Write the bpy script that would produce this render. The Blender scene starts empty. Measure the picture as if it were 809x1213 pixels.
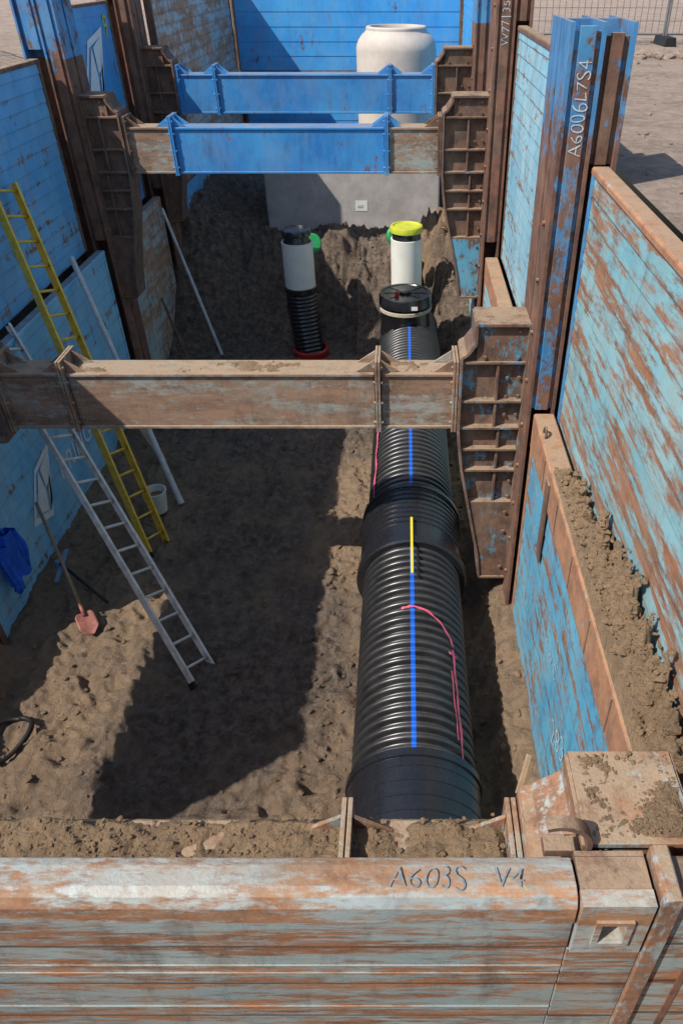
import bpy, math, random, bmesh
from mathutils import Vector, Matrix, noise
random.seed(7)
CZ=1.35
def Zd(d): return CZ-d
scene=bpy.context.scene
COL=scene.collection
# ------------------------------------------------------------ materials
def newmat(name):
    m=bpy.data.materials.new(name); m.use_nodes=True
    nt=m.node_tree; return m,nt,nt.nodes['Principled BSDF']
def nd(nt,t,**k):
    n=nt.nodes.new(t)
    for a,b in k.items(): setattr(n,a,b)
    return n
def lk(nt,a,b): nt.links.new(a,b)
def c4(c): return (c[0],c[1],c[2],1)
def noi(nt,vec,scale,detail=5,rough=.6):
    n=nd(nt,'ShaderNodeTexNoise'); n.inputs['Scale'].default_value=scale
    n.inputs['Detail'].default_value=detail; n.inputs['Roughness'].default_value=rough
    if vec is not None: lk(nt,vec,n.inputs['Vector'])
    return n.outputs['Fac']
def mapg(nt,vec,scale,loc=(0,0,0)):
    m=nd(nt,'ShaderNodeMapping'); m.inputs['Scale'].default_value=scale; m.inputs['Location'].default_value=loc
    lk(nt,vec,m.inputs['Vector']); return m.outputs['Vector']
def mth(nt,op,a,b=None,c=None):
    m=nd(nt,'ShaderNodeMath',operation=op)
    for i,v in enumerate((a,b,c)):
        if v is None: continue
        if isinstance(v,(int,float)): m.inputs[i].default_value=v
        else: lk(nt,v,m.inputs[i])
    return m.outputs[0]
def rng(nt,v,a,b,c=0,d=1):
    m=nd(nt,'ShaderNodeMapRange'); m.clamp=True
    lk(nt,v,m.inputs[0])
    for i,x in enumerate((a,b,c,d)): m.inputs[i+1].default_value=x
    return m.outputs[0]
def mixc(nt,f,a,b):
    m=nd(nt,'ShaderNodeMix',data_type='RGBA')
    if isinstance(f,(int,float)): m.inputs[0].default_value=f
    else: lk(nt,f,m.inputs[0])
    for i,v in ((6,a),(7,b)):
        if isinstance(v,tuple): m.inputs[i].default_value=c4(v)
        else: lk(nt,v,m.inputs[i])
    return m.outputs[2]
def bump(nt,h,bs,strength=.3,dist=.01):
    b=nd(nt,'ShaderNodeBump'); b.inputs['Strength'].default_value=strength; b.inputs['Distance'].default_value=dist
    lk(nt,h,b.inputs['Height']); lk(nt,b.outputs[0],bs.inputs['Normal'])
SOILC=(.46,.33,.215)
def painted(name,c1,c2,amt=.4,r1=(.22,.085,.035),r2=(.09,.045,.03),hs=(1,1,1),scl=1.,dust=.75,rough=.5,off=(0,0,0),edge=.025,dustc=SOILC,drip=.35,band=None,bandk=.09,veil=.3,zg=None,grime=.45,seam=.45,hB=(1,1)):
    m,nt,bs=newmat(name)
    pos=nd(nt,'ShaderNodeNewGeometry')
    P=mapg(nt,pos.outputs['Position'],(1,1,1),off)
    A=noi(nt,mapg(nt,P,hs),1.9*scl,8,.68)
    B=noi(nt,mapg(nt,P,(hB[0],hB[1],drip)),11*scl,6,.7)
    F=noi(nt,P,60,4,.7)
    s=mth(nt,'ADD',mth(nt,'MULTIPLY',A,.6),mth(nt,'MULTIPLY',B,.4))
    if band or zg:
        sp=nd(nt,'ShaderNodeSeparateXYZ'); lk(nt,pos.outputs['Position'],sp.inputs[0])
    if band:
        z0,pt=band
        q=mth(nt,'FRACT',mth(nt,'DIVIDE',mth(nt,'SUBTRACT',sp.outputs[2],z0-pt*.5),pt))
        ab=mth(nt,'ABSOLUTE',mth(nt,'SUBTRACT',q,.5))
        near=rng(nt,ab,0,.30,1,0)
        s=mth(nt,'SUBTRACT',s,mth(nt,'MULTIPLY',near,bandk))
        s=mth(nt,'ADD',s,bandk*.35)
    if zg: s=mth(nt,'ADD',s,rng(nt,sp.outputs[2],zg[0],zg[1],zg[2],zg[3]))
    thr=.5-(.5-amt)*.34
    rustm=rng(nt,s,thr-edge,thr+edge,1,0)
    L=noi(nt,mapg(nt,P,(1,1,1),(9,3,5)),1.3,5,.6)
    pc=mixc(nt,rng(nt,L,.35,.65),c1,c2)
    pc=mixc(nt,rng(nt,B,.35,.7,0,.35),pc,(c2[0]*1.3+.02,c2[1]*1.2+.02,c2[2]*1.1+.02))
    rc=mixc(nt,rng(nt,noi(nt,mapg(nt,P,hs),6,6,.7),.38,.62),r2,r1)
    rc=mixc(nt,rng(nt,F,.4,.7,0,.35),rc,(r1[0]*1.4+.01,r1[1]*1.4+.01,r1[2]*1.3+.01))
    col=mixc(nt,rustm,pc,rc)
    G=rng(nt,noi(nt,mapg(nt,P,(1,1,.5),(4,4,4)),3.3,6,.7),.45,.75,0,veil)
    col=mixc(nt,G,col,(dustc[0]*.75,dustc[1]*.78,dustc[2]*.85))
    D=rng(nt,noi(nt,mapg(nt,P,(1.2,1.2,.4),(14,2,8)),4.5,6,.75),.52,.72,0,grime)
    col=mixc(nt,D,col,(.045,.035,.03))
    if band:
        ln=mth(nt,'MULTIPLY',rng(nt,ab,.015,.05,seam,0),rng(nt,B,.3,.5,.3,1))
        col=mixc(nt,ln,col,(.045,.028,.022))
    sx=nd(nt,'ShaderNodeSeparateXYZ'); lk(nt,pos.outputs['Normal'],sx.inputs[0])
    up=rng(nt,sx.outputs[2],.75,.92)
    dn=rng(nt,noi(nt,P,8,6,.75),.36,.52)
    dm=mth(nt,'MULTIPLY',mth(nt,'MULTIPLY',up,dn),dust)
    col=mixc(nt,dm,col,mixc(nt,F,(dustc[0]*.6,dustc[1]*.6,dustc[2]*.6),dustc))
    lk(nt,col,bs.inputs['Base Color'])
    r=mth(nt,'ADD',mth(nt,'MULTIPLY',rustm,.9-rough),rough); r=mth(nt,'MAXIMUM',r,mth(nt,'MULTIPLY',dm,.95))
    lk(nt,r,bs.inputs['Roughness'])
    h=mth(nt,'ADD',mth(nt,'MULTIPLY',rustm,-.35),mth(nt,'MULTIPLY',F,.5))
    h=mth(nt,'ADD',h,mth(nt,'MULTIPLY',dm,mth(nt,'MULTIPLY',F,2)))
    bump(nt,h,bs,.5,.006)
    return m
def plain(name,c,rough=.5,metal=0,var=.25,ns=8,bs_=.15,c2=None,spec=None):
    m,nt,bs=newmat(name)
    pos=nd(nt,'ShaderNodeNewGeometry').outputs['Position']
    A=noi(nt,pos,ns,6,.65); B=noi(nt,pos,ns*7,4,.7)
    c2=c2 or tuple(x*(1-var) for x in c)
    col=mixc(nt,rng(nt,A,.35,.65),c,c2)
    lk(nt,col,bs.inputs['Base Color'])
    lk(nt,rng(nt,B,.3,.7,max(0,rough-.1),min(1,rough+.1)),bs.inputs['Roughness'])
    bs.inputs['Metallic'].default_value=metal
    if spec: bs.inputs['Specular IOR Level'].default_value=spec
    bump(nt,B,bs,bs_,.004)
    return m
def soilmat(name,attr=False,light=(.43,.295,.185),dark=(.20,.148,.11),k=.0):
    m,nt,bs=newmat(name)
    pos=nd(nt,'ShaderNodeNewGeometry').outputs['Position']
    A=noi(nt,pos,1.5,7,.7); B=noi(nt,pos,9,8,.75); F=noi(nt,pos,55,5,.75)
    lc=mixc(nt,rng(nt,B,.32,.68),tuple(x*.55 for x in light),light)
    dc=mixc(nt,rng(nt,B,.38,.66),tuple(x*.45 for x in dark),tuple(x*1.5 for x in dark))
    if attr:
        at=nd(nt,'ShaderNodeAttribute'); at.attribute_name='soil_shade'
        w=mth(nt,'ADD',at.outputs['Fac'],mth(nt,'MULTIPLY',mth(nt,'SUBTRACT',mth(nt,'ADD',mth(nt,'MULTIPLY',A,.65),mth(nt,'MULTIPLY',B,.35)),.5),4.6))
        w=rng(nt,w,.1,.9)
    else: w=rng(nt,A,.5-k,.75-k,0,.7)
    col=mixc(nt,w,lc,dc)
    col=mixc(nt,rng(nt,F,.60,.70,0,.4),col,tuple(min(1,x*1.15) for x in light))
    lk(nt,col,bs.inputs['Base Color']); bs.inputs['Roughness'].default_value=.95
    h=mth(nt,'ADD',mth(nt,'MULTIPLY',B,2.6),F)
    bump(nt,h,bs,.95,.035)
    return m
M_leftnear=painted('weathered blue paint',(.07,.37,.74),(.18,.50,.80),.27,hs=(1,.4,2.2),band=(Zd(3.3),.155),bandk=.04,r1=(.36,.20,.12),grime=.2,veil=.35)
M_leftlow=painted('light blue chalky paint',(.13,.46,.76),(.28,.60,.82),.25,hs=(1,.4,2.2),off=(3,1,7),band=(Zd(6.05),.2),bandk=.04,r1=(.36,.20,.12),grime=.2,veil=.4)
M_vivid=painted('vivid blue paint',(.025,.27,.68),(.06,.37,.74),.16,off=(5,5,1),grime=.2)
M_beamblue=painted('strut blue paint',(.025,.175,.48),(.06,.29,.60),.20,off=(1,8,1),dust=.5,rough=.35,scl=1.6,grime=.35,veil=.25)
M_leftrust=painted('worn blue with rust',(.24,.44,.56),(.46,.52,.50),.56,r1=(.48,.28,.17),r2=(.24,.14,.09),off=(2,0,3),veil=.5,band=(Zd(6.0),.17),bandk=.03,edge=.04,hs=(1,.4,1.6))
M_rightup=painted('cyan paint with rust smears',(.14,.39,.47),(.28,.48,.52),.50,r1=(.33,.15,.078),r2=(.14,.068,.042),hs=(1,.22,2.0),off=(0,2,4),scl=2.1,band=(Zd(3.4),.155),bandk=.05,veil=.5,grime=.5,hB=(1,.22),drip=.9,edge=.04)
M_rightmid=painted('pale cyan paint',(.16,.44,.62),(.34,.56,.64),.34,r1=(.34,.15,.08),hs=(1,.3,2),off=(0,9,4),scl=1.8,band=(Zd(3.4),.155),bandk=.04,edge=.035,hB=(1,.4),drip=.7)
M_rightlow=painted('blue worn paint',(.05,.30,.52),(.14,.43,.60),.40,r1=(.30,.145,.085),hs=(1,.35,1.8),off=(6,2,4),scl=2.2,band=(Zd(6),.2),bandk=.04,edge=.035,veil=.4,hB=(1,.4),drip=.6)
M_front=painted('grey blue paint brown rust',(.21,.30,.33),(.36,.42,.41),.50,r1=(.38,.165,.075),r2=(.15,.072,.042),hs=(.2,1,2.2),off=(0,2,9),scl=2.8,dust=.35,veil=.45,edge=.04,grime=.6,band=(Zd(4.6),.33),bandk=.04,seam=.85,hB=(.2,1),drip=1.2)
M_fronttop=painted('grey blue rail with rust',(.27,.35,.37),(.43,.47,.45),.50,r1=(.40,.19,.09),r2=(.18,.09,.052),hs=(.25,1,1.3),off=(3,2,9),scl=3.0,dust=.35,veil=.6,edge=.04,grime=.5,hB=(.35,1),drip=1)
M_rust=painted('brown rusted steel',(.10,.17,.21),(.16,.22,.24),.84,r1=(.19,.10,.065),r2=(.07,.043,.034),off=(7,7,7),scl=1.8,veil=.45,grime=.6)
M_rustred=painted('red brown rusted rail',(.08,.15,.22),(.12,.2,.26),.84,r1=(.22,.095,.058),r2=(.08,.045,.034),off=(1,7,2),scl=1.5,grime=.5)
M_rusttan=painted('tan brown rusted steel',(.24,.27,.25),(.36,.37,.33),.60,r1=(.33,.195,.125),r2=(.15,.095,.066),off=(3,2,2),scl=2.0,hs=(.3,1,1.4),dust=.95,veil=.7,edge=.045,grime=.5,hB=(.4,1),drip=.8)
M_waler=painted('orange brown plate',(.25,.3,.31),(.36,.36,.33),.80,r1=(.43,.21,.11),r2=(.24,.115,.07),off=(3,9,2),scl=1.8,dust=.8,veil=.45)
M_corner=painted('corner steel brown with blue',(.22,.32,.35),(.36,.41,.40),.62,r1=(.33,.155,.08),r2=(.14,.072,.045),off=(3,5,2),scl=3.4,dust=.9,veil=.5,grime=.55,edge=.035)
M_railblue=painted('rail blue paint',(.02,.16,.44),(.06,.28,.54),.38,off=(8,1,2),scl=2.2,r1=(.20,.1,.06))
M_railgrad=painted('rail rust with worn blue head',(.02,.15,.40),(.07,.27,.50),.46,off=(8,1,2),scl=2.2,r1=(.21,.095,.058),r2=(.08,.045,.034),zg=(-.25,.8,-.16,.06),edge=.03,grime=.55)
M_railcover=painted('rail cover blue with scuffs',(.02,.15,.38),(.07,.27,.48),.52,off=(8,1,5),scl=2.6,r1=(.22,.10,.06),r2=(.09,.05,.036),zg=(-1.5,.95,.0,.03),edge=.03,veil=.45,grime=.55)
M_raildark=painted('rail mostly rust with blue traces',(.02,.13,.36),(.06,.24,.46),.78,off=(2,1,6),scl=2.0,r1=(.20,.095,.058),r2=(.08,.045,.034))
M_legblue=painted('rust leg with blue remains',(.05,.22,.36),(.1,.3,.42),.70,r1=(.21,.115,.073),r2=(.075,.047,.037),off=(8,4,2),scl=2.2,veil=.5,grime=.65)
M_legblue2=painted('leg with worn blue plate',(.05,.26,.44),(.12,.36,.5),.45,r1=(.21,.115,.075),r2=(.08,.05,.038),off=(8,4,5),scl=2.2,veil=.4,grime=.5)
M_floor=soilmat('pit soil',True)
M_ground=soilmat('street soil',False,light=(.62,.47,.37),dark=(.28,.21,.165),k=.05)
M_dirt=soilmat('loose dry soil',False,light=(.50,.335,.195),dark=(.20,.125,.078),k=-.05)
M_conc=plain('precast concrete',(.52,.48,.46),.85,var=.28,ns=3,bs_=.3)
M_shaft=plain('warm beige concrete',(.60,.53,.46),.85,var=.2,ns=2.5,bs_=.25)
M_black=plain('black plastic',(.015,.015,.018),.30,var=.3,ns=5,bs_=.04,spec=.9)
M_white=plain('off white pipe plastic',(.82,.82,.74),.4,var=.12,ns=4)
M_yg=plain('yellow green lid plastic',(.62,.66,.05),.4)
M_green=plain('green plastic',(.03,.38,.12),.4)
M_red=plain('red plastic',(.45,.02,.02),.4)
M_pink=plain('pink tape',(.80,.14,.22),.6,var=.3,ns=15)
M_yel=plain('yellow rule',(.85,.68,.02),.5,var=.1)
M_yl=plain('yellow fibreglass',(.93,.60,.07),.5,var=.3,ns=14)
M_alu=plain('aluminium',(.82,.76,.67),.5,metal=.0,var=.35,ns=10)
M_galv=plain('galvanised tube',(.68,.68,.66),.45,metal=.1,var=.3,ns=10)
M_wire=plain('dull fence wire',(.20,.20,.20),.6,var=.3)
M_wood=plain('ash handle',(.38,.26,.15),.6,var=.4,ns=10)
M_dark=plain('dark rubber',(.012,.012,.013),.55)
M_shov=plain('dusty red shovel paint',(.38,.13,.10),.6,var=.45,ns=14)
M_cloth=plain('blue work cloth',(.015,.15,.80),.85,var=.45,ns=12,bs_=.4)
M_paper=plain('paper',(.78,.78,.75),.8,var=.1)
M_chalk=plain('white chalk paint',(.66,.72,.74),.9,var=.5,ns=60)
M_wpaint=plain('white stencil paint',(.85,.87,.87),.7,var=.15,ns=20)
M_ink=plain('dark marker paint',(.13,.19,.23),.8,var=.5,ns=60,c2=(.28,.28,.26))
M_strap=plain('beige strap',(.50,.45,.35),.7)
def pipemat():
    m,nt,bs=newmat('black corrugated plastic with blue stripe')
    tc=nd(nt,'ShaderNodeTexCoord'); s=nd(nt,'ShaderNodeSeparateXYZ'); lk(nt,tc.outputs['Object'],s.inputs[0])
    pos=nd(nt,'ShaderNodeNewGeometry').outputs['Position']
    ax=mth(nt,'ABSOLUTE',s.outputs[0]); st=mth(nt,'MULTIPLY',rng(nt,ax,.016,.022,1,0),mth(nt,'GREATER_THAN',s.outputs[2],0))
    A=noi(nt,pos,4,7,.7)
    base=mixc(nt,rng(nt,A,.3,.7),(.014,.014,.016),(.030,.030,.031))
    sz=nd(nt,'ShaderNodeSeparateXYZ'); lk(nt,nd(nt,'ShaderNodeNewGeometry').outputs['Normal'],sz.inputs[0])
    dust=mth(nt,'MULTIPLY',rng(nt,sz.outputs[2],.5,1),rng(nt,noi(nt,pos,12,7,.75),.40,.75,.04,.26))
    base=mixc(nt,dust,base,(.28,.25,.21))
    lk(nt,mixc(nt,st,base,(.01,.13,.68)),bs.inputs['Base Color'])
    lk(nt,rng(nt,A,.3,.7,.26,.42),bs.inputs['Roughness']); bs.inputs['Specular IOR Level'].default_value=1.0
    return m
M_pipe=pipemat()
# ------------------------------------------------------------ mesh tools
class MB:
    def __init__(s): s.v=[]; s.f=[]
    def add(s,vs,fs):
        o=len(s.v); s.v+= [tuple(p) for p in vs]; s.f+=[tuple(i+o for i in f) for f in fs]; return s
    def box(s,x0,x1,y0,y1,z0,z1):
        if x0>x1:x0,x1=x1,x0
        if y0>y1:y0,y1=y1,y0
        if z0>z1:z0,z1=z1,z0
        vs=[(x0,y0,z0),(x1,y0,z0),(x1,y1,z0),(x0,y1,z0),(x0,y0,z1),(x1,y0,z1),(x1,y1,z1),(x0,y1,z1)]
        return s.add(vs,[(0,3,2,1),(4,5,6,7),(0,1,5,4),(1,2,6,5),(2,3,7,6),(3,0,4,7)])
    def prism(s,pts,fn,a,b):
        n=len(pts)
        vs=[fn(p[0],p[1],a) for p in pts]+[fn(p[0],p[1],b) for p in pts]
        fs=[tuple(range(n))[::-1],tuple(range(n,2*n))]+[(i,(i+1)%n,n+(i+1)%n,n+i) for i in range(n)]
        return s.add(vs,fs)
    def bar(s,p0,p1,w,h,side):
        p0=Vector(p0);p1=Vector(p1);d=(p1-p0).normalized(); a=Vector(side); a=(a-d*a.dot(d)).normalized(); b=d.cross(a)
        vs=[]
        for p in (p0,p1):
            for i,j in ((-1,-1),(1,-1),(1,1),(-1,1)): vs.append(p+a*w/2*i+b*h/2*j)
        return s.add(vs,[(0,1,2,3)[::-1],(4,5,6,7),(0,1,5,4),(1,2,6,5),(2,3,7,6),(3,0,4,7)])
    def tube(s,pts,r,seg=12,cap=True):
        pts=[Vector(p) for p in pts]; n=len(pts)
        rs=r if isinstance(r,(list,tuple)) else [r]*n
        d0=(pts[1]-pts[0]).normalized(); a=d0.orthogonal().normalized()
        vs=[]
        for i,p in enumerate(pts):
            d=((pts[min(i+1,n-1)]-pts[max(i-1,0)])).normalized()
            a=(a-d*a.dot(d)).normalized(); b=d.cross(a)
            for k in range(seg):
                t=2*math.pi*k/seg; vs.append(p+(a*math.cos(t)+b*math.sin(t))*rs[i])
        fs=[]
        for i in range(n-1):
            for k in range(seg):
                fs.append((i*seg+k,i*seg+(k+1)%seg,(i+1)*seg+(k+1)%seg,(i+1)*seg+k))
        if cap: fs.append(tuple(range(seg))[::-1]); fs.append(tuple(range((n-1)*seg,n*seg)))
        return s.add(vs,fs)
    def lathe(s,prof,origin,axis='z',seg=64):
        o=Vector(origin); vs=[];n=len(prof)
        for (r,h) in prof:
            for k in range(seg):
                t=2*math.pi*k/seg
                if axis=='z': vs.append(o+Vector((r*math.cos(t),r*math.sin(t),h)))
                else: vs.append(o+Vector((r*math.sin(t),h,r*math.cos(t))))
        fs=[]
        for i in range(n-1):
            for k in range(seg):
                fs.append((i*seg+k,i*seg+(k+1)%seg,(i+1)*seg+(k+1)%seg,(i+1)*seg+k))
        return s.add(vs,fs)
    def grid(s,nu,nv,fn):
        vs=[fn(i/nu,j/nv) for j in range(nv+1) for i in range(nu+1)]
        fs=[(j*(nu+1)+i,j*(nu+1)+i+1,(j+1)*(nu+1)+i+1,(j+1)*(nu+1)+i) for j in range(nv) for i in range(nu)]
        return s.add(vs,fs)
    def obj(s,name,mat,parent=None,smooth=False,bevel=0,label=None,fix=True,crisp=False):
        off=parent.location if parent else Vector((0,0,0))
        me=bpy.data.meshes.new(name)
        me.from_pydata([(v[0]-off.x,v[1]-off.y,v[2]-off.z) for v in s.v],[],s.f)
        if fix:
            bm=bmesh.new(); bm.from_mesh(me); bmesh.ops.recalc_face_normals(bm,faces=bm.faces[:]); bm.to_mesh(me); bm.free()
        me.materials.append(mat)
        if smooth or crisp:
            for p in me.polygons: p.use_smooth=True
        o=bpy.data.objects.new(name,me); COL.objects.link(o)
        if parent: o.parent=parent
        if crisp:
            b=o.modifiers.new('edges','EDGE_SPLIT'); b.split_angle=math.radians(28)
        if bevel:
            b=o.modifiers.new('bevel','BEVEL'); b.width=bevel; b.segments=2; b.limit_method='ANGLE'; b.angle_limit=math.radians(40)
        if label: o['label']=label
        return o
def thing(name,loc,label,cat,group=None):
    e=bpy.data.objects.new(name,None); e.location=loc; e.empty_display_size=.2; COL.objects.link(e)
    e['label']=label; e['category']=cat
    if group: e['group']=group
    return e
def solo(o,label,cat,group=None):
    o['label']=label;o['category']=cat
    if group:o['group']=group
    return o
def text(body,size,origin,right,up,mat,parent,name='lettering',jit=.0,thin=0.):
    cu=bpy.data.curves.new('t','FONT'); cu.body=body; cu.size=size; cu.resolution_u=4; cu.offset=-size*thin
    to=bpy.data.objects.new('t',cu); COL.objects.link(to)
    dg=bpy.context.evaluated_depsgraph_get(); dg.update()
    me=bpy.data.meshes.new_from_object(to.evaluated_get(dg))
    bpy.data.objects.remove(to)
    R=Vector(right).normalized();U=Vector(up).normalized();O=Vector(origin); off=parent.location if parent else Vector()
    for v in me.vertices:
        x,y=v.co.x,v.co.y
        nx=noise.noise(Vector((x/size*1.3,y/size*1.3,size*7)));ny=noise.noise(Vector((x/size*1.1+9,y/size*1.1,3)))
        q=O+R*(x+jit*size*nx)+U*(y+jit*size*ny*1.5)
        v.co=q-off
    me.materials.clear(); me.materials.append(mat)
    o=bpy.data.objects.new(name,me); COL.objects.link(o); o.parent=parent
    return o
def fb(x,y,s=1.,o=4,seed=0):
    v=0;a=.5;f=s
    for i in range(o):
        v+=a*noise.noise(Vector((x*f+seed,y*f-seed,seed*.7))); a*=.5; f*=2.1
    return v
def ss(a,b,x):
    t=max(0,min(1,(x-a)/(b-a))); return t*t*(3-2*t)
# ------------------------------------------------------------ ground & pit
HX0,HX1,HY0,HY1=-4.85,1.7,-2.4,21.3
SX0,SY1=-7.7,5.4
xs=[-300,SX0,HX0,HX1,300]; ys=[-300,HY0,SY1,HY1,300]
mb=MB(); vs=[(x,y,0) for y in ys for x in xs]; fs=[]
for j in range(4):
    for i in range(4):
        if i==2 and j in (1,2): continue
        if i==1 and j==1: continue
        fs.append((j*5+i,j*5+i+1,(j+1)*5+i+1,(j+1)*5+i))
mb.add(vs,fs); g=mb.obj('ground',M_ground,fix=False); g['kind']='structure'
PX=.067; PD=5.38; PR=.515
random.seed(11)
FEET=[]
for i in range(300):
    fx=random.uniform(-3.9,-.55);fy=random.uniform(3.0,11.5); a=random.uniform(0,math.pi)
    FEET.append((fx,fy,math.cos(a),math.sin(a),random.uniform(.02,.05)))
CELL={}
for f in FEET:
    for ix in (-1,0,1):
        for iy in (-1,0,1): CELL.setdefault((int(f[0]//.4)+ix,int(f[1]//.4)+iy),[]).append(f)
def feet(x,y):
    r=0
    for fx,fy,c,s,dp in CELL.get((int(x//.4),int(y//.4)),()):
        u=(x-fx)*c+(y-fy)*s; v=-(x-fx)*s+(y-fy)*c
        q=(u/.15)**2+(v/.06)**2
        if q<2.2: r+= dp*(1-q) if q<1 else -dp*.35*math.sin((q-1)/1.2*math.pi)
    return r
def floorD(x,y):
    n=fb(x,y,1.1,5,3); n2=fb(x,y,5,3,8); n3=fb(x,y,13,3,5)
    d=5.9-.11*n-.09*n2-.06*n3
    pr=fb(x,y,3.3,2,21); d+=.05*max(0,pr)*2
    d+=feet(x,y)
    d-=.32*ss(.72,1.12,x+.1*n2)
    d-=.16*ss(-3.7,-4.3,x+.3*n)*ss(5,6,y)
    k=ss(13.0,15.0,y+.5*n+ (.6 if x>-.9 and x<.2 else 0)); d-=k*(1.50+.4*n+.22*n2)
    kr=ss(.25,.9,x+.3*n2)*ss(11.5,13.5,y); d-=kr*(1.-.6*k+.6*n)
    kl=ss(-2.9,-4.2,x+.3*n)*ss(12.3,14.0,y); d-=kl*(1.0-.3*k)
    if y<5.9:
        w=1-ss(5.0,5.42,y+.15*n)
        sl=max(0,(-3.95+.3*n-x))
        d-=w*min(4.55,sl*1.28+.25*min(1,sl)*n2+.25*ss(0,.4,sl))
    if x>1.32: d=min(d, 5.9-4.4*ss(1.32,1.6,x))
    if y>5.35 and x<-4.62: d=min(d,5.9-4.5*ss(-4.62,-4.8,x))
    d=min(d,5.9-4.5*ss(-1.9,-2.35,y)) if y<-1.9 else d
    d=min(d,5.9-4.5*ss(21.1,21.28,y)) if y>21.1 else d
    return max(d,1.362)
def soil_shade(x,y):  # soil tone, with floor shade and sunlit patches painted into the colour
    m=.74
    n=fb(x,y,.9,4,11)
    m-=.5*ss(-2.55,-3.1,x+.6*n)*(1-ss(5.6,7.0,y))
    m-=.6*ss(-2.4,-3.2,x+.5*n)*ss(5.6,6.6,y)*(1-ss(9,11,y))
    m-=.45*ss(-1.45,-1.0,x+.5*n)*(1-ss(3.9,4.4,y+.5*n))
    m-=.8*ss(-1.3,-.9,x+.4*n)*ss(6.3,6.9,y)*(1-ss(8.8,9.8,y))  # paler patch paints sunlight on the soil beside the pipe
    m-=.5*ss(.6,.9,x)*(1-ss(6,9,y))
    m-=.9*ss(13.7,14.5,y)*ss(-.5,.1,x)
    m+=.35*ss(-.5,-.9,x)*ss(-2.7,-2.3,x)*ss(3.3,4.2,y)*(1-ss(5.6,6.4,y))  # extra darkening paints shade across the middle of the floor
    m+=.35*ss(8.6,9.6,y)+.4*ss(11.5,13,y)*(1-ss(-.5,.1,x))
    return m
def pw(t,P):
    for (a,b),(c,d) in zip(P,P[1:]):
        if t<=c: return b+(d-b)*(t-a)/(c-a)
    return P[-1][1]
nx,ny=300,580
XP=[(0,SX0),(.10,-4.4),(.95,1.25),(1,HX1)]
YP=[(0,HY0),(.06,2.2),(.70,9.0),(.93,16),(1,HY1)]
mb=MB()
def gf(a,b):
    x=pw(a,XP);y=pw(b,YP); return (x,y,Zd(floorD(x,y)))
mb.grid(nx,ny,gf)
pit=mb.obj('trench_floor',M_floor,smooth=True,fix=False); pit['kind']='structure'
at=pit.data.attributes.new('soil_shade','FLOAT','POINT')
for i,v in enumerate(pit.data.vertices): at.data[i].value=soil_shade(v.co.x,v.co.y)
bm=bmesh.new(); bmesh.ops.create_icosphere(bm,subdivisions=1,radius=1); bm.verts.ensure_lookup_table()
ICV=[v.co.copy() for v in bm.verts]; ICF=[tuple(v.index for v in f.verts) for f in bm.faces]; bm.free()
def clod(mb,p,r):
    sd=random.random()*99; sc=Vector((random.uniform(.7,1.3),random.uniform(.7,1.3),random.uniform(.45,.85)))
    vs=[]
    for v in ICV:
        k=1+.8*noise.noise(v*1.6+Vector((sd,0,0)))
        vs.append((p[0]+v.x*r*sc.x*k,p[1]+v.y*r*sc.y*k,p[2]+v.z*r*sc.z*k))
    mb.add(vs,ICF)
random.seed(5)
mb=MB()
for i in range(5200):
    x=random.uniform(-4.2,1.1); y=random.uniform(2.2,15.3)
    if abs(x-PX)<.55 and y<12: continue
    if random.random()<.5: x=random.choice([random.uniform(-4.2,-3.2),random.uniform(.65,1.1),random.uniform(-1.0,-.5)])
    r=random.expovariate(1/.011)+.004
    if r>.05: r=.025
    clod(mb,(x,y,Zd(floorD(x,y))+r*.2),r)
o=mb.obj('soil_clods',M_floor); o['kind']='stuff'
at=o.data.attributes.new('soil_shade','FLOAT','POINT')
for i,v in enumerate(o.data.vertices): at.data[i].value=soil_shade(v.co.x,v.co.y)-.15
def soilheap(name,x0,x1,y0,y1,z,h,nx,ny,clods=120,seed=1,rmax=.02,thr=-.1,prof=None):
    mb=MB()
    def H(x,y):
        n=fb(x,y,2.3,4,seed)+.5*fb(x,y,12,3,seed)
        k=h*max(0,(n-thr))*2.2
        return k*(prof(x,y) if prof else 1)
    def f(a,b):
        x=x0+(x1-x0)*a; y=y0+(y1-y0)*b
        e=min(1,min(a*(x1-x0),(1-a)*(x1-x0),b*(y1-y0),(1-b)*(y1-y0))/.05)
        return (x,y,z-.012+e*H(x,y)+ .008*fb(x,y,50,2,3))
    mb.grid(nx,ny,f)
    for i in range(clods):
        x=random.uniform(x0+.02,x1-.02);y=random.uniform(y0+.02,y1-.02)
        r=random.uniform(.004,rmax)*random.random()**1.5+.003
        clod(mb,(x,y,z-.01+H(x,y)+r*.2),r)
    o=mb.obj(name,M_dirt,smooth=False,fix=False); o['kind']='stuff'; return o
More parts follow.
